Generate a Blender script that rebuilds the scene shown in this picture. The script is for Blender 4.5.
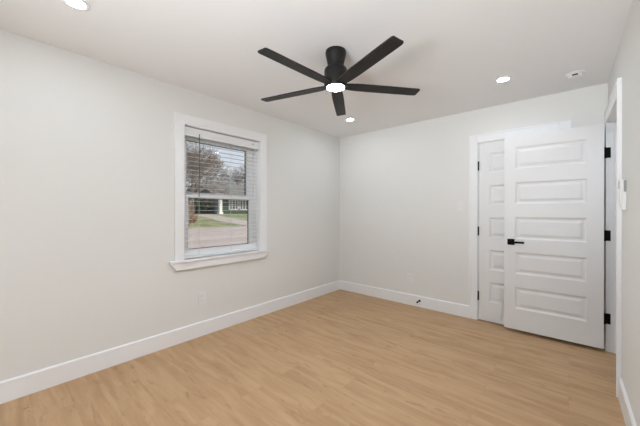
import bpy, bmesh, math, random
from mathutils import Vector, Matrix
for o in list(bpy.data.objects): bpy.data.objects.remove(o, do_unlink=True)
SC = bpy.context.scene
COL = SC.collection

# ------------------------------------------------------------------ room sizes (metres)
XL, XR = -2.809, 0.269          # window wall, entry wall
YB, YN = 3.735, -2.40           # closet wall, wall behind the camera
H = 2.446
# ------------------------------------------------------------------ camera
FPX, YAW, CY, ROLL, EYE = 287.72, 0.713398, 211.13, 0.001818, 1.26
cd = bpy.data.cameras.new('camera'); cam = bpy.data.objects.new('camera', cd); COL.objects.link(cam)
cd.sensor_fit = 'HORIZONTAL'; cd.sensor_width = 36; cd.lens = FPX / 640 * 36
cd.shift_y = -(213 - CY) / 640
cd.clip_start = 0.02; cd.clip_end = 500
cam.matrix_world = (Matrix.Translation((0, 0, EYE)) @ Matrix.Rotation(YAW, 4, 'Z')
                    @ Matrix.Rotation(math.pi / 2, 4, 'X') @ Matrix.Rotation(ROLL, 4, 'Z'))
SC.camera = cam
# ------------------------------------------------------------------ sky, exposure
SKY_STRENGTH = 0.85
LAMP = 140.0          # emission of the recessed lenses
FANLAMP = 215.0
EXPOSURE = 0.0
W = bpy.data.worlds.new('sky'); SC.world = W; W.use_nodes = True
nt = W.node_tree; nt.nodes.clear()
tc = nt.nodes.new('ShaderNodeTexCoord'); sp = nt.nodes.new('ShaderNodeSeparateXYZ')
rp = nt.nodes.new('ShaderNodeValToRGB'); bg = nt.nodes.new('ShaderNodeBackground'); wo = nt.nodes.new('ShaderNodeOutputWorld')
rp.color_ramp.elements[0].position = 0.0; rp.color_ramp.elements[0].color = (0.90, 0.94, 0.99, 1)
rp.color_ramp.elements[1].position = 0.6; rp.color_ramp.elements[1].color = (0.50, 0.66, 0.90, 1)
nt.links.new(tc.outputs['Generated'], sp.inputs[0]); nt.links.new(sp.outputs['Z'], rp.inputs[0])
nt.links.new(rp.outputs[0], bg.inputs[0]); bg.inputs[1].default_value = SKY_STRENGTH
nt.links.new(bg.outputs[0], wo.inputs[0])
sl_ = bpy.data.lights.new('sun', 'SUN'); sl_.energy = 3.6; sl_.color = (1.0, 0.91, 0.80); sl_.angle = math.radians(6)
so = bpy.data.objects.new('sun', sl_); COL.objects.link(so); so.rotation_euler = Vector((-0.80, -0.35, -0.62)).to_track_quat('-Z', 'Y').to_euler()
vs = SC.view_settings
vs.view_transform = 'Standard'; vs.look = 'None'; vs.gamma = 1; vs.use_curve_mapping = False; vs.exposure = EXPOSURE

# unseen fill light added behind the viewer, aimed up to brighten the ceiling
ad_ = bpy.data.lights.new('ceiling_fill_light', 'AREA'); ad_.shape = 'RECTANGLE'; ad_.size = 1.5; ad_.size_y = 1.0
ad_.energy = 60.0; ad_.color = (0.93, 0.985, 1.05)
al = bpy.data.objects.new('ceiling_fill_light', ad_); COL.objects.link(al)
al.location = (-0.35, -2.2, 0.95); al.rotation_euler = Vector((0.0, 1.0, 0.8)).to_track_quat('-Z', 'Y').to_euler(); ad_.spread = math.radians(85)
# ------------------------------------------------------------------ materials
def mat(name, col, rough=0.5, metal=0.0, spec=0.5, emit=None, es=0):
    m = bpy.data.materials.new(name); m.use_nodes = True
    b = m.node_tree.nodes['Principled BSDF']
    b.inputs['Base Color'].default_value = (*col, 1); b.inputs['Roughness'].default_value = rough
    b.inputs['Metallic'].default_value = metal; b.inputs['Specular IOR Level'].default_value = spec
    if emit: b.inputs['Emission Color'].default_value = (*emit, 1); b.inputs['Emission Strength'].default_value = es
    return m
def noisy(m, c1, c2, scale, detail=4, bump=0.0, stretch=(1, 1, 1)):
    t = m.node_tree; b = t.nodes['Principled BSDF']
    tc = t.nodes.new('ShaderNodeTexCoord'); mp = t.nodes.new('ShaderNodeMapping'); mp.inputs['Scale'].default_value = stretch
    n = t.nodes.new('ShaderNodeTexNoise'); n.inputs['Scale'].default_value = scale; n.inputs['Detail'].default_value = detail
    r = t.nodes.new('ShaderNodeValToRGB'); r.color_ramp.elements[0].color = (*c1, 1); r.color_ramp.elements[1].color = (*c2, 1)
    r.color_ramp.elements[0].position = 0.35; r.color_ramp.elements[1].position = 0.65
    t.links.new(tc.outputs['Object'], mp.inputs[0]); t.links.new(mp.outputs[0], n.inputs[0])
    t.links.new(n.outputs[0], r.inputs[0]); t.links.new(r.outputs[0], b.inputs['Base Color'])
    if bump:
        bp = t.nodes.new('ShaderNodeBump'); bp.inputs['Strength'].default_value = bump; bp.inputs['Distance'].default_value = 0.002
        t.links.new(n.outputs[0], bp.inputs['Height']); t.links.new(bp.outputs[0], b.inputs['Normal'])
    return m
WALL = (0.86, 0.85, 0.815)
M = {}
M['wall'] = noisy(mat('wall_paint', WALL, 0.8, spec=0.25), (0.835, 0.83, 0.80), (0.845, 0.84, 0.81), 160, 2, 0.05)
M['ceiling'] = noisy(mat('ceiling_paint', (0.89, 0.885, 0.88), 0.9, spec=0.2), (0.885, 0.88, 0.875), (0.895, 0.89, 0.885), 200, 2, 0.05)
M['trim'] = mat('trim_white_paint', (0.93, 0.93, 0.935), 0.35)
M['door'] = mat('door_white_paint', (0.86, 0.855, 0.85), 0.4)
M['vinyl'] = mat('window_vinyl', (0.94, 0.94, 0.94), 0.35)
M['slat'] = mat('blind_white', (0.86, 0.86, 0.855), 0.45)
M['slat_shaded'] = mat('blind_slat_backlit_shade', (0.68, 0.67, 0.66), 0.5)  # white slats, greyed so their backlit shade sits in the colour
M['cord'] = mat('blind_cord', (0.62, 0.61, 0.58), 0.7)
M['wand'] = mat('wand_smoky_plastic', (0.08, 0.075, 0.07), 0.3)
M['black'] = mat('black_hardware', (0.003, 0.003, 0.003), 0.6, spec=0.15)
M['fan_black'] = mat('fan_black_metal', (0.009, 0.008, 0.0075), 0.45, spec=0.3)
M['blade'] = noisy(mat('fan_blade_black', (0.02, 0.02, 0.02), 0.45, spec=0.3), (0.010, 0.0095, 0.009), (0.020, 0.018, 0.017), 3, 4, 0, (1, 1, 1))
M['plastic'] = mat('white_plastic', (0.86, 0.86, 0.85), 0.35)
M['plastic_grey'] = mat('grey_plastic', (0.33, 0.33, 0.34), 0.4)
M['slot'] = mat('dark_slot', (0.05, 0.05, 0.05), 0.6)
M['lens'] = mat('recessed_lens', (0.9, 0.9, 0.9), 0.4, emit=(0.88, 0.97, 1.08), es=LAMP)
M['fan_lens'] = mat('fan_lens', (0.9, 0.9, 0.9), 0.4, emit=(0.88, 0.97, 1.08), es=FANLAMP)
M['nickel'] = mat('brushed_nickel', (0.55, 0.54, 0.52), 0.35, metal=1)
# outdoors
M['concrete'] = noisy(mat('pale_concrete', (0.5, 0.45, 0.42), 0.9), (0.47, 0.375, 0.315), (0.56, 0.455, 0.39), 0.6, 5)
M['drive'] = noisy(mat('driveway_concrete', (0.5, 0.45, 0.4), 0.9), (0.44, 0.38, 0.31), (0.54, 0.47, 0.39), 1.0, 5)
M['lawn'] = noisy(mat('winter_lawn', (0.2, 0.22, 0.08), 0.95), (0.17, 0.21, 0.075), (0.36, 0.34, 0.17), 0.9, 6)
M['siding'] = noisy(mat('dark_green_siding', (0.03, 0.07, 0.04), 0.8), (0.028, 0.062, 0.036), (0.045, 0.085, 0.05), 3, 3, 0, (1, 1, 8))
M['roof'] = noisy(mat('grey_shingle_roof', (0.2, 0.2, 0.19), 0.95), (0.13, 0.12, 0.105), (0.21, 0.195, 0.17), 2.0, 5)
M['house_white'] = mat('house_white_trim', (0.80, 0.80, 0.78), 0.6)
M['house_glass'] = mat('house_window_glass', (0.05, 0.07, 0.08), 0.1)
M['bark'] = noisy(mat('grey_brown_bark', (0.13, 0.10, 0.08), 0.95), (0.12, 0.095, 0.075), (0.23, 0.185, 0.145), 4, 3)
M['leaf'] = noisy(mat('evergreen_leaf', (0.03, 0.06, 0.02), 0.9), (0.02, 0.045, 0.018), (0.07, 0.11, 0.045), 5, 3)
M['dry'] = noisy(mat('dry_tan_leaf', (0.4, 0.25, 0.13), 0.95), (0.30, 0.18, 0.10), (0.46, 0.31, 0.20), 5, 3)
# pane
g = bpy.data.materials.new('clear_glass'); g.use_nodes = True; t = g.node_tree; t.nodes.clear()
o1 = t.nodes.new('ShaderNodeOutputMaterial'); mx = t.nodes.new('ShaderNodeMixShader'); tr = t.nodes.new('ShaderNodeBsdfTransparent'); gl = t.nodes.new('ShaderNodeBsdfGlossy')
gl.inputs['Roughness'].default_value = 0.02; mx.inputs[0].default_value = 0.05
t.links.new(tr.outputs[0], mx.inputs[1]); t.links.new(gl.outputs[0], mx.inputs[2]); t.links.new(mx.outputs[0], o1.inputs[0])
M['glass'] = g
# oak planks running along X
m = bpy.data.materials.new('light_oak_planks'); m.use_nodes = True; t = m.node_tree; b = t.nodes['Principled BSDF']
def N(k): return t.nodes.new(k)
def L(a, c): t.links.new(a, c)
tc = N('ShaderNodeTexCoord')
br = N('ShaderNodeTexBrick'); br.offset = 0.37; br.offset_frequency = 2
br.inputs['Scale'].default_value = 1; br.inputs['Brick Width'].default_value = 1.22; br.inputs['Row Height'].default_value = 0.185
br.inputs['Mortar Size'].default_value = 0.0008; br.inputs['Mortar Smooth'].default_value = 0.2; br.inputs['Bias'].default_value = 0
br.inputs['Color1'].default_value = (0, 0, 0, 1); br.inputs['Color2'].default_value = (1, 1, 1, 1); br.inputs['Mortar'].default_value = (0.5, 0.5, 0.5, 1)
L(tc.outputs['Object'], br.inputs['Vector'])
# shift the grain per plank
cx = N('ShaderNodeCombineXYZ'); mu = N('ShaderNodeMath'); mu.operation = 'MULTIPLY'; mu.inputs[1].default_value = 37.0
L(br.outputs['Color'], mu.inputs[0]); L(mu.outputs[0], cx.inputs[0]); L(mu.outputs[0], cx.inputs[2])
ad = N('ShaderNodeVectorMath'); ad.operation = 'ADD'; L(tc.outputs['Object'], ad.inputs[0]); L(cx.outputs[0], ad.inputs[1])
def grain(sx, sy, scale, detail, dist):
    mp = N('ShaderNodeMapping'); mp.inputs['Scale'].default_value = (sx, sy, 1); L(ad.outputs[0], mp.inputs[0])
    n = N('ShaderNodeTexNoise'); n.inputs['Scale'].default_value = scale; n.inputs['Detail'].default_value = detail; n.inputs['Distortion'].default_value = dist
    L(mp.outputs[0], n.inputs[0]); return n.outputs[0]
g1 = grain(1.0, 7.0, 2.2, 5, 0.6); g2 = grain(2.0, 40.0, 3.0, 3, 0.2); g3 = grain(1.2, 4.5, 4.2, 3, 1.4)
r1 = N('ShaderNodeValToRGB'); e = r1.color_ramp.elements
e[0].position = 0.28; e[0].color = (0.430, 0.255, 0.127, 1); e[1].position = 0.62; e[1].color = (0.593, 0.385, 0.212, 1)
L(g1, r1.inputs[0])
def mixc(a, bcol, fac, mode='MIX'):
    x = N('ShaderNodeMix'); x.data_type = 'RGBA'; x.blend_type = mode
    for s, v in ((0, fac), (6, a), (7, bcol)):
        if hasattr(v, 'is_linked'): L(v, x.inputs[s])
        else: x.inputs[s].default_value = v
    return x.outputs[2]
def ramp(src, p0, v0, p1, v1):
    r = N('ShaderNodeMapRange'); r.inputs[1].default_value = p0; r.inputs[2].default_value = p1; r.inputs[3].default_value = v0; r.inputs[4].default_value = v1
    L(src, r.inputs[0]); return r.outputs[0]
c = mixc(r1.outputs[0], (0.482, 0.292, 0.150, 1), ramp(g2, 0.45, 0.0, 0.75, 0.45))
c = mixc(c, (0.344, 0.190, 0.089, 1), ramp(g3, 0.60, 0.0, 0.74, 0.75))          # knots and mineral streaks
sepc = N('ShaderNodeSeparateColor'); L(br.outputs['Color'], sepc.inputs[0])
c = mixc(c, (0.568, 0.365, 0.200, 1), ramp(sepc.outputs[0], 0, 0.0, 1, 0.35))
c = mixc(c, (0.310, 0.178, 0.092, 1), ramp(br.outputs['Fac'], 0, 0.0, 1, 0.35))
L(c, b.inputs['Base Color']); b.inputs['Roughness'].default_value = 0.48; b.inputs['Specular IOR Level'].default_value = 0.35
M['floor'] = m

# ------------------------------------------------------------------ mesh helpers (world coordinates)
def box(bm, lo, hi, bev=0.0, rot=None, seg=2):
    lo = Vector(lo); hi = Vector(hi)
    r = bmesh.ops.create_cube(bm, size=1)
    vs_ = r['verts']; c = (lo + hi) / 2; d = hi - lo
    for v in vs_: v.co = Vector((v.co.x * d.x, v.co.y * d.y, v.co.z * d.z))
    if bev:
        es = list({e for v in vs_ for e in v.link_edges})
        rb = bmesh.ops.bevel(bm, geom=es, offset=bev, segments=seg, affect='EDGES', profile=0.5)
        vs_ = list({v for f in rb['faces'] for v in f.verts} | {v for v in vs_ if v.is_valid})
    for v in vs_:
        co = v.co
        if rot: co = rot @ co
        v.co = co + c
    return vs_
def lathe(bm, prof, c, seg=48, axis='Z', cap=True):
    c = Vector(c); rings = []
    for r, z in prof:
        ring = []
        for i in range(seg):
            a = 2 * math.pi * i / seg
            p = (r * math.cos(a), r * math.sin(a), z)
            if axis == 'X': p = (p[2], p[0], p[1])
            if axis == 'Y': p = (p[1], p[2], p[0])
            ring.append(bm.verts.new(c + Vector(p)))
        rings.append(ring)
    for a, b_ in zip(rings, rings[1:]):
        for i in range(seg):
            j = (i + 1) % seg; bm.faces.new((a[i], a[j], b_[j], b_[i]))
    if cap:
        if prof[0][0] > 1e-5: bm.faces.new(rings[0][::-1])
        if prof[-1][0] > 1e-5: bm.faces.new(rings[-1])
def tube(bm, p0, p1, r0, r1=None, seg=10, cap=True):
    p0 = Vector(p0); p1 = Vector(p1); r1 = r0 if r1 is None else r1
    d = (p1 - p0).normalized(); u = d.orthogonal().normalized(); w = d.cross(u)
    A = [bm.verts.new(p0 + (u * math.cos(2 * math.pi * i / seg) + w * math.sin(2 * math.pi * i / seg)) * r0) for i in range(seg)]
    B = [bm.verts.new(p1 + (u * math.cos(2 * math.pi * i / seg) + w * math.sin(2 * math.pi * i / seg)) * r1) for i in range(seg)]
    for i in range(seg):
        j = (i + 1) % seg; bm.faces.new((A[i], A[j], B[j], B[i]))
    if cap: bm.faces.new(A[::-1]); bm.faces.new(B)
def prism(bm, poly, vec):
    vec = Vector(vec); A = [bm.verts.new(p) for p in poly]; B = [bm.verts.new(Vector(p) + vec) for p in poly]
    n = len(poly); bm.faces.new(A[::-1]); bm.faces.new(B)
    for i in range(n):
        j = (i + 1) % n; bm.faces.new((A[i], A[j], B[j], B[i]))
ROOT = {}
def link(name, bm, m, parent=None, smooth=None, origin=None):
    """turn the bmesh (world coordinates) into ONE object; parts are moved into their thing's frame"""
    bmesh.ops.recalc_face_normals(bm, faces=bm.faces)
    off = Vector((0, 0, 0))
    if parent is not None:
        r = parent
        while r.parent: r = r.parent
        off = r.location.copy()
    elif origin is not None: off = Vector(origin)
    me = bpy.data.meshes.new(name)
    for v in bm.verts: v.co -= off
    bm.to_mesh(me); bm.free(); me.materials.append(M[m])
    if smooth:
        me.polygons.foreach_set('use_smooth', [True] * len(me.polygons))
        me.set_sharp_from_angle(angle=math.radians(smooth))
    o = bpy.data.objects.new(name, me); COL.objects.link(o)
    if parent is not None: o.parent = parent
    else: o.location = off
    return o
def tag(o, label=None, cat=None, group=None, kind=None):
    if label: o['label'] = label
    if cat: o['category'] = cat
    if group: o['group'] = group
    if kind: o['kind'] = kind
    return o
def empty(name, loc):
    o = bpy.data.objects.new(name, None); o.empty_display_size = 0.1; o.location = loc; COL.objects.link(o); return o
def BM(): return bmesh.new()
def struct(name, bm, m, label, cat, **k): return tag(link(name, bm, m, **k), label, cat, kind='structure')

# ------------------------------------------------------------------ room shell
HX = 1.45                                                     # far wall of the hallway
bm = BM(); box(bm, (XL - 0.16, YN - 0.12, -0.12), (HX + .1, YB + 0.9, 0)); struct('floor', bm, 'floor', 'light oak plank floor running the length of the room', 'floor')
bm = BM(); box(bm, (XL - 0.16, YN - 0.12, H), (HX + .1, YB + 0.9, H + 0.15)); struct('ceiling', bm, 'ceiling', 'flat white ceiling with the fan and recessed lights', 'ceiling')
WY0, WY1, WZ0, WZ1 = 1.238, 2.135, 0.785, 2.094               # window opening
bm = BM(); T = 0.16
box(bm, (XL - T, YN - .12, 0), (XL, WY0, H)); box(bm, (XL - T, WY1, 0), (XL, YB, H))
box(bm, (XL - T, WY0, 0), (XL, WY1, WZ0)); box(bm, (XL - T, WY0, WZ1), (XL, WY1, H))
struct('wall_left', bm, 'wall', 'off-white painted wall with the window', 'wall')
CX0, CX1, CZ = -0.803, -0.070, 2.056                          # closet opening
bm = BM()
box(bm, (XL - T, YB, 0), (CX0, YB + .12, H)); box(bm, (CX1, YB, 0), (HX, YB + .12, H)); box(bm, (CX0, YB, CZ), (CX1, YB + .12, H))
struct('wall_back', bm, 'wall', 'off-white painted wall with the closet door', 'wall')
bm = BM()
box(bm, (CX0 - .3, YB + .12, 0), (CX0 - .2, YB + .8, H)); box(bm, (CX1 + .2, YB + .12, 0), (CX1 + .3, YB + .8, H)); box(bm, (CX0 - .3, YB + .7, 0), (CX1 + .3, YB + .8, H))
struct('wall_closet', bm, 'wall', 'inner walls of the closet behind the shut door', 'wall')
OY0, OY1, OZ = 2.885, 3.662, 2.066                            # entry opening in the right wall
bm = BM()
box(bm, (XR, YN - .12, 0), (XR + .12, OY0, H)); box(bm, (XR, OY1, 0), (XR + .12, YB, H)); box(bm, (XR, OY0, OZ), (XR + .12, OY1, H))
struct('wall_right', bm, 'wall', 'off-white painted wall at the right edge with the entry opening', 'wall')
NX0, NX1, NZ0, NZ1 = -2.45, -0.15, 0.55, 2.15                  # opening for the unseen window added to let in daylight
bm = BM(); box(bm, (XL - T, YN - .12, 0), (NX0, YN, H)); box(bm, (NX1, YN - .12, 0), (XR + .12, YN, H)); box(bm, (NX0, YN - .12, 0), (NX1, YN, NZ0)); box(bm, (NX0, YN - .12, NZ1), (NX1, YN, H)); struct('wall_near', bm, 'wall', 'off-white wall behind the viewer', 'wall')
bm = BM(); box(bm, (HX, 1.6, 0), (HX + .1, YB + .12, H)); box(bm, (XR + .12, 1.6, 0), (HX, 1.7, H)); struct('wall_hall', bm, 'wall', 'off-white hallway wall beyond the entry opening', 'wall')

# baseboards
BH, BT = 0.143, 0.015
def base(bm, lo, hi, side):
    # flat board with a small eased top edge, extruded along its run
    (x0, y0), (x1, y1) = lo, hi
    if side in 'LR':
        s = 1 if side == 'L' else -1
        p = [(x0, y0, 0), (x0 + s * BT, y0, 0), (x0 + s * BT, y0, BH - .008), (x0 + s * (BT - .006), y0, BH), (x0, y0, BH)]
        prism(bm, p, (0, y1 - y0, 0))
    else:
        s = -1 if side == 'B' else 1
        p = [(x0, y0, 0), (x0, y0 + s * BT, 0), (x0, y0 + s * BT, BH - .008), (x0, y0 + s * (BT - .006), BH), (x0, y0, BH)]
        prism(bm, p, (x1 - x0, 0, 0))
CAS = 0.02
bm = BM(); base(bm, (XL, YN + BT), (XL, YB), 'L'); struct('baseboard_left', bm, 'trim', 'tall white baseboard under the window wall', 'baseboard')
bm = BM(); base(bm, (XL + BT, YB), (-0.893, YB), 'B'); base(bm, (.018, YB), (XR, YB), 'B'); struct('baseboard_back', bm, 'trim', 'tall white baseboard along the closet wall', 'baseboard')
bm = BM(); base(bm, (XR, YN + BT), (XR, 2.79), 'R'); struct('baseboard_right', bm, 'trim', 'white baseboard on the right wall before the entry opening', 'baseboard')
bm = BM(); base(bm, (XL, YN), (XR, YN), 'N'); struct('baseboard_near', bm, 'trim', 'white baseboard behind the viewer', 'baseboard')

# ------------------------------------------------------------------ window: unit, casing, stool
win = empty('window_1', (XL - .09, (WY0 + WY1) / 2, WZ0)); tag(win, 'white double-hung window in the left wall', 'window', kind='structure')
def ring(bm, x0, x1, y0, y1, z0, z1, wl, wr, wb, wt, bev=.003):
    box(bm, (x0, y0, z0), (x1, y0 + wl, z1), bev); box(bm, (x0, y1 - wr, z0), (x1, y1, z1), bev)
    box(bm, (x0, y0 + wl, z0), (x1, y1 - wr, z0 + wb), bev); box(bm, (x0, y0 + wl, z1 - wt), (x1, y1 - wr, z1), bev)
bm = BM(); ring(bm, XL - .135, XL - .058, WY0, WY1, WZ0 + .012, WZ1, .035, .035, .03, .045); fr = link('frame', bm, 'vinyl', win)
bm = BM(); ring(bm, XL - .122, XL - .092, WY0 + .030, WY1 - .030, 1.390, WZ1 - .045, .036, .086, .05, .075); s1 = link('upper_sash', bm, 'vinyl', win)
bm = BM(); box(bm, (XL - .110, WY0 + .055, 1.43), (XL - .105, WY1 - .105, WZ1 - .11)); link('pane', bm, 'glass', s1)
bm = BM(); ring(bm, XL - .130, XL - .111, WY0 + .0665, WY1 - .1165, 1.4395, WZ1 - .1195, .006, .006, .006, .006, 0); link('gasket', bm, 'slot', s1)
bm = BM(); ring(bm, XL - .089, XL - .060, WY0 + .035, WY1 - .035, WZ0 + .042, 1.440, .038, .068, .045, .05)
box(bm, (XL - .064, 1.60, 1.436), (XL - .052, 1.70, 1.450), .003)
s2 = link('lower_sash', bm, 'vinyl', win)
bm = BM(); box(bm, (XL - .077, WY0 + .065, .86), (XL - .072, WY1 - .095, 1.40)); link('pane', bm, 'glass', s2)
bm = BM(); ring(bm, XL - .090, XL - .078, WY0 + .0725, WY1 - .1025, .8715, 1.3905, .006, .006, .006, .006, 0); link('gasket', bm, 'slot', s2)
bm = BM()
y0, y1, zt, cw = 1.149, 2.233, 2.190, .089
box(bm, (XL, y0, WZ0), (XL + CAS, WY0, zt), .003); box(bm, (XL, WY1, WZ0), (XL + CAS, y1, zt), .003); box(bm, (XL, WY0, WZ1), (XL + CAS, WY1, zt), .003)
# jamb liner of the reveal
box(bm, (XL - .058, WY0 - .001, WZ0), (XL + .001, WY0 + .004, WZ1)); box(bm, (XL - .058, WY1 - .004, WZ0), (XL + .001, WY1 + .001, WZ1)); box(bm, (XL - .058, WY0, WZ1 - .004), (XL + .001, WY1, WZ1 + .001))
struct('trim_1', bm, 'trim', 'flat white casing around the window', 'trim')
bm = BM()
box(bm, (XL - .115, WY0 + .001, WZ0 - .02), (XL + .02, WY1 - .001, WZ0 + .006), 0)
box(bm, (XL - .001, 1.10, WZ0 - .018), (XL + .047, 2.262, WZ0 + .006), .004)
p = [(XL, 1.108, WZ0 - .016), (XL, 2.254, WZ0 - .016), (XL, 2.192, .698), (XL, 1.158, .698)]
prism(bm, p, (.032, 0, 0))
struct('trim_2', bm, 'trim', 'white window stool with a slant-ended apron below the window', 'trim')

wn = empty('added_window', ((NX0 + NX1) / 2, YN - .06, NZ0)); tag(wn, 'wide white double window added behind the viewer to let in daylight', 'window', kind='structure')  # unseen window, added to brighten the room from behind
bm = BM(); xm = (NX0 + NX1) / 2
for x0, x1 in ((NX0, NX0 + .05), (xm - .03, xm + .03), (NX1 - .05, NX1)): box(bm, (x0, YN - .09, NZ0), (x1, YN - .02, NZ1))
for z0, z1 in ((NZ0, NZ0 + .05), (1.33, 1.38), (NZ1 - .05, NZ1)): box(bm, (NX0, YN - .088, z0), (NX1, YN - .022, z1))
link('frame', bm, 'vinyl', wn)
bm = BM(); box(bm, (NX0, YN - .058, NZ0), (NX1, YN - .053, NZ1)); link('pane', bm, 'glass', wn)
# ------------------------------------------------------------------ blind
bl = empty('window_blind', (XL - .036, (WY0 + WY1) / 2, WZ0 + .02)); tag(bl, 'white horizontal slat blind hanging open inside the window', 'blind')
bx = XL - .036; by0, by1 = WY0 + .008, WY1 - .008
bm = BM(); box(bm, (bx - .028, by0, 2.035), (bx + .024, by1, 2.082), .003); link('headrail', bm, 'slat', bl)
bm = BM(); box(bm, (bx + .025, by0 - .001, 1.994), (bx + .033, by1 + .001, 2.080), .002); va = link('valance', bm, 'slat', bl)
bm = BM(); box(bm, (bx + .0325, 2.030, 2.040), (bx + .038, 2.055, 2.050), .001); link('clip', bm, 'nickel', va)
bm = BM(); pitch = .0445; z = 1.978; zs = []
while z > .87: zs.append(z); z -= pitch
for z in zs:
    # slightly crowned slat
    pts = [(-.013, 0), (-.006, .0011), (0, .0014), (.006, .0011), (.013, 0), (.013, -.0016), (.006, -.0005), (0, -.0002), (-.006, -.0005), (-.013, -.0016)]
    prism(bm, [(bx + a, by0 + .004, z + c_) for a, c_ in pts], (0, by1 - by0 - .008, 0))
link('slats', bm, 'slat_shaded', bl)
bm = BM(); box(bm, (bx - .026, by0 + .003, .794), (bx + .026, by1 - .003, .816), .003); link('bottom_rail', bm, 'slat', bl)
for yy in (1.405, 1.775):
    bm = BM()
    for dx in (-.0145, .0145): tube(bm, (bx + dx, yy, .81), (bx + dx, yy, 2.03), .0011, seg=6)
    link('ladder_cord', bm, 'cord', bl)
bm = BM(); tube(bm, (bx + .036, 1.392, 2.03), (bx + .037, 1.390, 1.40), .0042, seg=6); link('tilt_wand', bm, 'wand', bl)

# ------------------------------------------------------------------ doors
def slab(bm, W_, Ht, T_, o, sl, sr, rails, panels):
    """five-panel moulded door; o = lower left front corner, front looks towards -Y; both faces panelled"""
    ox, oy, oz = o
    zs = [0]; spans = []
    z = rails[0]
    for i, ph in enumerate(panels):
        spans.append((z, z + ph)); z += ph + rails[i + 1]
    for side in (0, 1):
        def P(x, z, d): return bm.verts.new((ox + x, oy + (d if side == 0 else T_ - d), oz + z))
        def Q(x0, z0, x1, z1, d=0): bm.faces.new((P(x0, z0, d), P(x1, z0, d), P(x1, z1, d), P(x0, z1, d)))
        cuts = [0] + [v for s in spans for v in s] + [Ht]
        for i in range(len(cuts) - 1):
            Q(0, cuts[i], sl, cuts[i + 1]); Q(W_ - sr, cuts[i], W_, cuts[i + 1])
            if i % 2 == 0: Q(sl, cuts[i], W_ - sr, cuts[i + 1])
        for a, b_ in spans:
            prev = None
            for ins, d in ((0, 0), (.004, .0015), (.012, .0075), (.018, .0095), (.030, .0095), (.036, .0075), (.050, .0028), (.055, .0025)):
                cur = [P(sl + ins, a + ins, d), P(W_ - sr - ins, a + ins, d), P(W_ - sr - ins, b_ - ins, d), P(sl + ins, b_ - ins, d)]
                if prev:
                    for k in range(4): bm.faces.new((prev[k], prev[(k + 1) % 4], cur[(k + 1) % 4], cur[k]))
                prev = cur
            bm.faces.new(prev)
    def S(pts): bm.faces.new([bm.verts.new((ox + x, oy + y, oz + z)) for x, y, z in pts])
    S([(0, 0, 0), (W_, 0, 0), (W_, T_, 0), (0, T_, 0)]); S([(0, 0, Ht), (W_, 0, Ht), (W_, T_, Ht), (0, T_, Ht)])
    for x in (0, W_):
        c_ = [0] + [v for s in spans for v in s] + [Ht]
        for i in range(len(c_) - 1): S([(x, 0, c_[i]), (x, T_, c_[i]), (x, T_, c_[i + 1]), (x, 0, c_[i + 1])])
    bmesh.ops.remove_doubles(bm, verts=bm.verts, dist=.0002)
rails = [.215, .135, .135, .135, .138, .118]; panels = [.226, .226, .228, .226, .224]
# entry door, swung open in front of the closet
DX0, DX1, DY = -0.522, 0.236, 3.596
Hd = 2.012; sc = Hd / (sum(rails) + sum(panels)); R_ = [r * sc for r in rails]; P_ = [q * sc for q in panels]
bm = BM(); slab(bm, DX1 - DX0, Hd, .035, (DX0, DY, .034), .096, .110, R_, P_)
d1 = link('door_1', bm, 'door', origin=((DX0 + DX1) / 2, DY + .017, .034)); tag(d1, 'white five-panel entry door swung open in front of the closet', 'door', kind='structure')
def lever(side, yface):
    s = -1 if side == 'front' else 1
    hx, hz = DX0 + .062, .942
    bm = BM(); ys = sorted((yface, yface + s * .009)); box(bm, (hx - .031, ys[0], hz - .031), (hx + .031, ys[1], hz + .031), .002); h = link('handle', bm, 'black', d1); h['label'] = 'black lever handle'
    bm = BM(); tube(bm, (hx, yface + s * .009, hz), (hx, yface + s * .048, hz), .011, seg=16)
    ys = sorted((yface + s * .038, yface + s * .050)); box(bm, (hx - .012, ys[0], hz - .010), (hx + .118, ys[1], hz + .010), .003); link('lever', bm, 'black', h)
lever('front', DY); lever('back', DY + .035)
for zc in (1.791, 1.044, .296):
    bm = BM(); box(bm, (.2455, OY1 - .010, zc - .047), (.283, OY1 - .0065, zc + .047), .0015)      # leaf on the jamb
    box(bm, (DX1, DY + .004, zc - .047), (DX1 + .003, DY + .034, zc + .047), .001)
    tube(bm, (.2445, DY + .043, zc - .05), (.2445, DY + .043, zc + .05), .0065, seg=14)
    h = link('hinge', bm, 'black', d1); h['label'] = 'black hinge'
# closet door
Hc = 2.036; sc = Hc / (sum(rails) + sum(panels)); R_ = [r * sc for r in rails]; P_ = [q * sc for q in panels]
bm = BM(); slab(bm, CX1 - CX0 - .022, Hc, .035, (CX0 + .012, YB - .004, .010), .105, .105, R_, P_)
d2 = link('door_2', bm, 'door', origin=((CX0 + CX1) / 2, YB + .013, .010)); tag(d2, 'white five-panel closet door, shut, mostly hidden behind the open door', 'door', kind='structure')
for zc in (1.786, 1.033, .287):
    bm = BM(); tube(bm, (CX0 + .009, YB - .014, zc - .052), (CX0 + .009, YB - .014, zc + .052), .0075, seg=14)
    box(bm, (CX0 + .010, YB - .009, zc - .05), (CX0 + .012, YB + .020, zc + .05)); h = link('hinge', bm, 'black', d2); h['label'] = 'black hinge'
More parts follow.
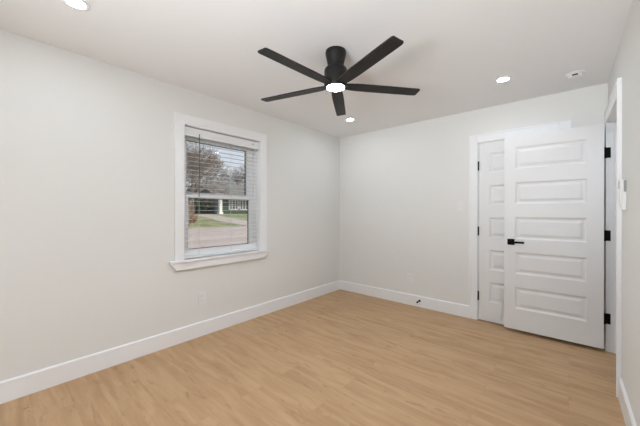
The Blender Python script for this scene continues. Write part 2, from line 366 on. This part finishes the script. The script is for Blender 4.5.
# casings and jambs
def casing(bm, lo, hi, out, axis):
    """flat board with a thin raised back band along its outer edge"""
    lo = list(lo); hi = list(hi); full = (tuple(lo), tuple(hi))
    if out[1] < 0: lo[out[0]] += .004
    else: hi[out[0]] -= .004
    box(bm, lo, hi, .003)
    lo, hi = full
    lo = list(lo); hi = list(hi); 
    i, s = out
    if s < 0: hi[i] = lo[i] + .016
    else: lo[i] = hi[i] - .016
    k, q = axis
    if q < 0: lo[k] -= .006
    else: hi[k] += .006
    box(bm, lo, hi, .002)
bm = BM()
casing(bm, (-.893, YB - .018, 0), (CX0 + .001, YB, 2.150), (0, -1), (1, -1))
casing(bm, (CX1 - .001, YB - .018, 0), (.018, YB, 2.150), (0, 1), (1, -1))
casing(bm, (CX0 + .001, YB - .018, CZ - .001), (CX1 - .001, YB, 2.150), (2, 1), (1, -1))
box(bm, (CX0, YB - .001, 0), (CX0 + .008, YB + .12, CZ)); box(bm, (CX1 - .008, YB - .001, 0), (CX1, YB + .12, CZ)); box(bm, (CX0, YB - .001, CZ - .008), (CX1, YB + .12, CZ))
box(bm, (CX0 + .008, YB + .034, 0), (CX0 + .02, YB + .07, CZ - .008)); box(bm, (CX1 - .02, YB + .034, 0), (CX1 - .008, YB + .07, CZ - .008)); box(bm, (CX0 + .008, YB + .034, CZ - .02), (CX1 - .008, YB + .07, CZ - .008))
struct('trim_3', bm, 'trim', 'white casing around the closet door', 'trim')
bm = BM()
casing(bm, (XR - .018, 2.795, 0), (XR, OY0, 2.168), (1, -1), (0, -1))
casing(bm, (XR - .018, OY0, OZ - .001), (XR, YB - .001, 2.168), (2, 1), (0, -1))
box(bm, (XR - .018, OY1, 0), (XR, YB - .001, OZ), .003)
box(bm, (XR - .001, OY0 - .001, 0), (XR + .121, OY0 + .006, OZ)); box(bm, (XR - .018, OY1 - .006, 0), (XR + .121, OY1 + .001, OZ)); box(bm, (XR - .001, OY0, OZ - .006), (XR + .121, OY1, OZ + .001))
box(bm, (XR + .04, OY1 - .018, 0), (XR + .075, OY1 - .006, OZ)); box(bm, (XR + .04, OY0 + .006, OZ - .018), (XR + .075, OY1, OZ - .006)); box(bm, (XR + .04, OY0 + .006, 0), (XR + .075, OY0 + .018, OZ))
struct('trim_4', bm, 'trim', 'white casing and jamb of the entry opening', 'trim')

# ------------------------------------------------------------------ ceiling fan
FX, FY = -1.311, 1.690
fan = empty('ceiling_fan', (FX, FY, H)); tag(fan, 'black five-blade ceiling fan with a lit disc light, flush to the ceiling', 'ceiling fan')
bm = BM(); lathe(bm, [(.0, 0), (.074, 0), (.0765, -.010), (.0765, -.022), (.073, -.040), (.066, -.070), (.0595, -.100), (.058, -.118), (.060, -.126), (.0, -.126)], (FX, FY, H)); link('canopy', bm, 'fan_black', fan, smooth=40)
bm = BM(); lathe(bm, [(.0, -.120), (.060, -.121), (.074, -.126), (.082, -.136), (.085, -.150), (.085, -.250), (.084, -.262), (.081, -.268), (.075, -.270), (.0, -.270)], (FX, FY, H)); link('motor_housing', bm, 'fan_black', fan, smooth=40)
bm = BM(); lathe(bm, [(.0, -.262), (.066, -.262), (.066, -.270), (.062, -.2715), (.0, -.2725)], (FX, FY, H)); li = link('light_lens', bm, 'fan_lens', fan, smooth=50); li['label'] = 'glowing white disc light'
BR, BZ = .658, H - .255
for k in range(5):
    a = math.radians(-93 + 72 * k)
    bm = BM()
    prof = [(.076, -.034, .034), (.11, -.041, .041), (.16, -.045, .045), (.25, -.047, .047), (.45, -.046, .046), (.60, -.045, .045), (.635, -.045, .044), (BR - .006, -.042, .040), (BR, -.036, .034)]
    th = .004; top = []; bot = []
    pitchA = math.radians(-7)
    for r, w0, w1 in prof:
        row_t, row_b = [], []
        for w in (w0, w1):
            # edge along the tangent, tilted about the blade's own axis
            for s, row in ((th, row_t), (-th, row_b)):
                y = w * math.cos(pitchA) - s * math.sin(pitchA); z = w * math.sin(pitchA) + s * math.cos(pitchA)
                row.append(bm.verts.new((FX + r * math.cos(a) - y * math.sin(a), FY + r * math.sin(a) + y * math.cos(a), BZ + z)))
        top.append(row_t); bot.append(row_b)
    for i in range(len(prof) - 1):
        bm.faces.new((top[i][0], top[i + 1][0], top[i + 1][1], top[i][1])); bm.faces.new((bot[i][0], bot[i][1], bot[i + 1][1], bot[i + 1][0]))
        for e_ in (0, 1): bm.faces.new((top[i][e_], bot[i][e_], bot[i + 1][e_], top[i + 1][e_]))
    for i in (0, -1): bm.faces.new((top[i][0], top[i][1], bot[i][1], bot[i][0]))
    link('blade', bm, 'blade', fan)

# ------------------------------------------------------------------ recessed lights, smoke detector
def downlight(x, y, label, k=1.0):
    o = empty('recessed_light', (x, y, H)); tag(o, label, 'recessed light', 'recessed lights in the ceiling')
    bm = BM(); lathe(bm, [(.043, 0), (.064, 0), (.064, -.003), (.060, -.005), (.046, -.004), (.043, -.002), (.043, 0)], (x, y, H), cap=False); [setattr(v, 'co', Vector((x + (v.co.x - x) * k, y + (v.co.y - y) * k, v.co.z))) for v in bm.verts]; link('trim_ring', bm, 'plastic', o, smooth=40)
    bm = BM(); lathe(bm, [(.0, -.0005), (.0435, -.0005), (.0435 * 1, -.002), (.0, -.0035)], (x, y, H)); [setattr(v, 'co', Vector((x + (v.co.x - x) * k, y + (v.co.y - y) * k, v.co.z))) for v in bm.verts]; link('lens', bm, 'lens', o)
downlight(-2.131, .329, 'lit round recessed light nearest the window wall, cut by the top of the photo')
downlight(-.450, 3.031, 'lit round recessed light on the ceiling in front of the closet door')
downlight(-2.150, 3.075, 'lit round recessed light near the far corner, just below the fan in the photo')
downlight(-.450, .329, 'lit round recessed light overhead behind the viewer')
downlight(.86, 3.0, 'unseen round ceiling light added in the hallway to brighten the doorway', 1.3)  # out-of-view lamp, added to light the doorway and jamb
sx, sy = .037, 3.306
sd = empty('smoke_detector', (sx, sy, H)); tag(sd, 'round white smoke detector on the ceiling above the open door', 'smoke detector')
bm = BM(); lathe(bm, [(.0, 0), (.066, 0), (.066, -.010), (.060, -.013), (.0, -.013)], (sx, sy, H)); link('base', bm, 'plastic', sd, smooth=40)
bm = BM(); lathe(bm, [(.0, -.013), (.050, -.013), (.050, -.026), (.044, -.034), (.020, -.037), (.0, -.037)], (sx, sy, H)); cv = link('cover', bm, 'plastic', sd, smooth=40)
bm = BM(); ux, uy = math.sin(YAW), -math.cos(YAW)
box(bm, (-.019, -.004, -.006), (.019, .004, .006), .001)
for v in bm.verts:
    c_ = v.co.copy(); ang = math.atan2(-sy, -sx)   # vent on the side looking down the room
    p = Vector((.048, 0, -.024)) + Vector((c_.y, c_.x, c_.z)); v.co = Vector((sx + p.x * math.cos(ang) - p.y * math.sin(ang), sy + p.x * math.sin(ang) + p.y * math.cos(ang), H + p.z))
link('vent', bm, 'slot', cv)

# ------------------------------------------------------------------ wall plates
def outlet(name, label, pos, wall):
    """duplex outlet with a plate; wall L looks +X, B looks -Y"""
    o = empty(name, pos); tag(o, label, 'outlet', 'wall outlets')
    px, py, pz = pos
    def bx_(bm, u0, u1, z0, z1, d0, d1, bev=0):
        if wall == 'L': box(bm, (px + d0, py + u0, pz + z0), (px + d1, py + u1, pz + z1), bev)
        else: box(bm, (px + u0, py - d1, pz + z0), (px + u1, py - d0, pz + z1), bev)
    bm = BM(); bx_(bm, -.036, .036, -.058, .058, 0, .006, .002); pl = link('plate', bm, 'plastic', o)
    for zc in (.021, -.021):
        bm = BM(); bx_(bm, -.017, .017, zc - .015, zc + .015, .005, .0085, .0015); rc = link('socket', bm, 'plastic', o)
        bm = BM(); bx_(bm, -.008, -.006, zc - .002, zc + .008, .008, .009); bx_(bm, .006, .008, zc - .001, zc + .007, .008, .009); bx_(bm, -.002, .002, zc - .011, zc - .007, .008, .009); link('slots', bm, 'plastic_grey', rc)
outlet('wall_outlet', 'white outlet low on the left wall below the window', (XL, 1.422, .378), 'L')
outlet('wall_outlet', 'white outlet low on the back wall, left of the closet', (-1.623, YB, .359), 'B')
sw = empty('light_switch', (-.988, YB, 1.332)); tag(sw, 'white light switch plate on the back wall beside the closet casing', 'light switch')
bm = BM(); box(bm, (-.988 - .037, YB - .006, 1.332 - .058), (-.988 + .037, YB, 1.332 + .058), .002); link('plate', bm, 'plastic', sw)
bm = BM(); box(bm, (-.988 - .006, YB - .008, 1.332 - .013), (-.988 + .006, YB - .005, 1.332 + .013), .001); box(bm, (-.988 - .004, YB - .018, 1.332 - .008), (-.988 + .004, YB - .006, 1.332 + .001), .001); link('toggle', bm, 'plastic', sw)
# door stop on the back baseboard
ds = empty('door_stop', (-1.485, YB - BT, .083)); tag(ds, 'small black door stop sticking out of the back baseboard', 'door stop')
y0 = YB - BT
bm = BM(); lathe(bm, [(.0, 0), (.014, 0), (.014, -.006), (.010, -.010), (.0, -.010)], (-1.485, y0, .083), 20, 'Y'); tube(bm, (-1.485, y0 - .008, .083), (-1.487, y0 - .062, .080), .0055, seg=10); link('shaft', bm, 'black', ds)
bm = BM(); tube(bm, (-1.487, y0 - .060, .080), (-1.488, y0 - .078, .079), .011, .010, seg=14); link('rubber_tip', bm, 'black', ds)
# fan remote in its wall cradle
ry0, ry1 = 2.585, 2.635
rc = empty('wall_remote', (XR, (ry0 + ry1) / 2, 1.365)); tag(rc, 'slim white fan remote in a wall cradle beside the entry casing', 'remote control')
bm = BM(); box(bm, (XR - .022, ry0, 1.272), (XR, ry1, 1.385), .003); link('cradle', bm, 'plastic', rc)
bm = BM(); box(bm, (XR - .030, ry0 + .004, 1.300), (XR - .010, ry1 - .004, 1.462), .004); rm = link('handset', bm, 'plastic', rc)
bm = BM(); box(bm, (XR - .0315, ry0 + .010, 1.405), (XR - .0295, ry1 - .010, 1.452), .001); link('screen', bm, 'plastic_grey', rm)
bm = BM(); box(bm, (XR - .010, ry0 + .002, 1.33), (XR - .001, ry1 - .002, 1.455), .001); link('back_clip', bm, 'plastic_grey', rc)

# ------------------------------------------------------------------ outdoors, across the street
def sheet(bm, pts, t_=.25):
    """thick strip of ground following points (x, z) with y range"""
    for (x0, z0, a0, b0), (x1, z1, a1, b1) in zip(pts, pts[1:]):
        vs_ = [bm.verts.new(p) for p in ((x0, a0, z0), (x0, b0, z0), (x1, b1, z1), (x1, a1, z1), (x0, a0, z0 - t_), (x0, b0, z0 - t_), (x1, b1, z1 - t_), (x1, a1, z1 - t_))]
        for f in ((0, 1, 2, 3), (7, 6, 5, 4), (0, 4, 5, 1), (1, 5, 6, 2), (2, 6, 7, 3), (3, 7, 4, 0)): bm.faces.new([vs_[i] for i in f])
def gz(x):
    """ground height of the rising front lawn"""
    pts = [(-21.5, -.02), (-25, .20), (-29, .62), (-32, .88), (-60, 1.1), (-140, 1.3)]
    for (a, za), (b_, zb) in zip(pts, pts[1:]):
        if b_ <= x <= a: return za + (zb - za) * (a - x) / (a - b_)
    return -.02
bm = BM(); sheet(bm, [(-3.1, -.25, -30, 60), (-6.5, -.22, -30, 60)]); struct('ground_yard', bm, 'lawn', 'lawn strip right outside the window', 'lawn')
bm = BM(); box(bm, (-3.0, -40, -.5), (40, YN - .15, -.2)); struct('ground_added_patio', bm, 'concrete', 'pale concrete patio added behind the viewer to bounce daylight into the room', 'patio')  # unseen pale ground, added to bounce light up through the added window
bm = BM(); sheet(bm, [(-6.5, -.20, -30, 60), (-21.3, -.06, -30, 60)]); struct('ground_street', bm, 'concrete', 'pale concrete street seen through the lower window pane', 'street')
bm = BM(); xs = [-21.3, -25, -29, -32, -60, -140]; sheet(bm, [(x, gz(x), -60, 160) for x in xs]); struct('ground_lawn', bm, 'lawn', 'green and tan lawn rising to the house across the street', 'lawn')
# driveway curving up to the house
bm = BM(); path = []
for i in range(21):
    f_ = i / 20; x = -21.3 - 9.6 * f_; yc = 15.9 + .9 * (1 - f_) ** 3; path.append((x, gz(x) + .03, yc - 1.25 - .9 * (1 - f_) ** 4, yc + 1.25 + 1.2 * (1 - f_) ** 4))
sheet(bm, path, .1); struct('ground_driveway', bm, 'drive', 'beige driveway running up across the lawn', 'driveway')
# house
HZ = .88
hs = empty('house', (-34, 22, HZ)); tag(hs, 'dark green house with grey gabled roof and white porch post across the street', 'house')
bm = BM(); box(bm, (-41, 18.3, HZ), (-33.2, 34, 3.35)); prism(bm, [(-33.2, 18.3, 3.3), (-41, 18.3, 3.3), (-37.1, 18.3, 4.7)], (0, 15.7, 0)); link('wall', bm, 'siding', hs)
bm = BM(); box(bm, (-41, 9, HZ), (-35.2, 18.3, 3.1)); link('side_wing', bm, 'siding', hs)
bm = BM()
prism(bm, [(-31.9, 17.8, 2.98), (-31.9, 17.8, 3.12), (-37.1, 17.8, 5.15), (-42.2, 17.8, 3.12), (-42.2, 17.8, 2.98), (-37.1, 17.8, 5.0)], (0, 16.8, 0)); link('roof', bm, 'roof', hs)
bm = BM(); prism(bm, [(-34.6, 8.5, 2.95), (-34.6, 8.5, 3.08), (-38.1, 8.5, 3.95), (-41.6, 8.5, 3.08), (-41.6, 8.5, 2.95), (-38.1, 8.5, 3.8)], (0, 9.8, 0)); link('wing_roof', bm, 'roof', hs)
bm = BM(); box(bm, (-32.0, 17.8, 2.90), (-31.85, 34.5, 3.10)); link('fascia', bm, 'siding', hs)
bm = BM(); box(bm, (-32.45, 18.45, HZ), (-32.1, 18.82, 2.95), .02); box(bm, (-32.52, 18.38, HZ), (-32.03, 18.9, HZ + .25), .02); pc = link('porch_post', bm, 'house_white', hs); pc['label'] = 'white porch post'
bm = BM(); box(bm, (-33.24, 17.9 + .55, HZ + .02), (-33.16, 19.5, HZ + 2.05)); link('door_leaf', bm, 'house_glass', hs)
for (yw0, yw1) in ((20.35, 21.75), (21.95, 23.35), (27, 28.4)):
    bm = BM(); zw0, zw1 = 1.42, 2.72; x0, x1 = -33.2, -33.1
    box(bm, (x0, yw0, zw0), (x1, yw0 + .1, zw1)); box(bm, (x0, yw1 - .1, zw0), (x1, yw1, zw1)); box(bm, (x0, yw0, zw0), (x1, yw1, zw0 + .1)); box(bm, (x0, yw0, zw1 - .1), (x1, yw1, zw1))
    for k in (1, 2): yy = yw0 + (yw1 - yw0) * k / 3; box(bm, (x0, yy - .035, zw0), (x1, yy + .035, zw1))
    box(bm, (x0, yw0, (zw0 + zw1) / 2 - .04), (x1, yw1, (zw0 + zw1) / 2 + .04))
    wf = link('window', bm, 'house_white', hs)
    bm = BM(); box(bm, (-33.22, yw0 + .05, zw0 + .05), (-33.15, yw1 - .05, zw1 - .05)); link('pane', bm, 'house_glass', wf)
# bare trees
def bare_tree(x, y, ht, seed, label, spread=1.0, r0=.2):
    rnd = random.Random(seed); z0 = gz(x) - .05
    o = empty('bare_tree', (x, y, z0)); tag(o, label, 'tree', 'bare trees across the street')
    tb, cb = BM(), BM()
    def grow(p, d, ln, r, lev):
        n = 2 if lev else 3
        for i in range(n):
            q = p + d * (ln / n); r2 = r * (.86 if lev else .9)
            tube(tb if lev == 0 else cb, p, q, r, r2, 7 if lev == 0 else (4 if lev < 3 else 3), cap=False)
            d = (d + Vector((rnd.gauss(0, .13), rnd.gauss(0, .13), rnd.gauss(.03, .08)))).normalized(); p, r = q, r2
            if lev < 5 and lev > 0: kids(p, d, ln, r, lev, 1)
        if lev < 5: kids(p, d, ln, r, lev, 3 if lev < 4 else 2)
    def kids(p, d, ln, r, lev, n):
        for _ in range(n):
            u = d.orthogonal().normalized(); a_ = rnd.uniform(0, 2 * math.pi); side = Matrix.Rotation(a_, 3, d) @ u
            ang = rnd.uniform(.35, .95) * spread
            nd = (d * math.cos(ang) + side * math.sin(ang) + Vector((0, 0, .08))).normalized()
            grow(p, nd, ln * rnd.uniform(.58, .8), max(r * rnd.uniform(.5, .68), .012), lev + 1)
    grow(Vector((x, y, z0)), Vector((rnd.gauss(0, .05), rnd.gauss(0, .05), 1)).normalized(), ht * .3, r0, 0)
    link('trunk', tb, 'bark', o, smooth=60); link('branches', cb, 'bark', o)
bare_tree(-23.0, 10.4, 8.5, 3, 'bare tree at the left edge of the window view, nearest the street', 1.1, .17)
bare_tree(-28.0, 13.2, 8.5, 7, 'bare spreading tree on the lawn left of the porch post', 1.15, .2)
bare_tree(-44.0, 14.2, 10.5, 11, 'tall bare tree behind the left wing of the house', 1.1, .26)
bare_tree(-44.5, 21.5, 10.0, 19, 'bare tree rising behind the grey roof ridge', 1.15, .26)
bare_tree(-45.0, 28.5, 10.0, 23, 'bare tree behind the right end of the grey roof', 1.15, .24)
bare_tree(-55.0, 22.5, 11.5, 31, 'tall bare tree far behind the house, left of the roof ridge', 1.2, .28)
bare_tree(-54.0, 32.5, 11.0, 37, 'bare tree far behind the middle of the grey roof', 1.2, .28)
bare_tree(-54.0, 42.0, 10.0, 41, 'bare tree far behind the right end of the house', 1.2, .26)
bare_tree(-57.0, 14.0, 10.5, 43, 'bare tree behind the left end of the side wing', 1.2, .26)
def bush(x, y, r, h, seed, m_, label, n=420, s=.10):
    rnd = random.Random(seed); z0 = gz(x)
    o = empty('shrub', (x, y, z0)); tag(o, label, 'shrub')
    bm = BM()
    for _ in range(n):
        v = Vector((rnd.gauss(0, 1), rnd.gauss(0, 1), rnd.gauss(0, 1))).normalized() * rnd.uniform(.6, 1) ** .5
        c_ = Vector((x + v.x * r, y + v.y * r, z0 + h * .52 + v.z * h * .48))
        a_ = Vector((rnd.gauss(0, 1), rnd.gauss(0, 1), rnd.gauss(0, 1))).normalized(); b__ = a_.orthogonal().normalized()
        sz = s * rnd.uniform(.7, 1.6)
        vv = [bm.verts.new(c_ + p) for p in (a_ * sz, b__ * sz * .6, -a_ * sz, -b__ * sz * .6)]
        bm.faces.new(vv)
    link('foliage', bm, m_, o)
    bm = BM()
    for k in range(5): tube(bm, (x, y, z0 - .05), (x + rnd.uniform(-.5, .5) * r, y + rnd.uniform(-.5, .5) * r, z0 + h * .6), .03, .012, 5)
    link('stems', bm, 'bark', o)
bush(-33.5, 15.2, 1.0, 2.5, 1, 'leaf', 'large dark evergreen shrub against the green side wing', 900, .16)
bush(-33.9, 17.25, .6, 2.0, 2, 'leaf', 'dark evergreen shrub beside the porch post', 600, .14)
bush(-33.0, 12.7, 1.0, 2.0, 4, 'leaf', 'dark shrub at the left end of the green side wing', 600, .14)
bush(-24.5, 11.35, .55, 1.0, 5, 'dry', 'tan dried ornamental grass clump by the driveway', 500, .10)
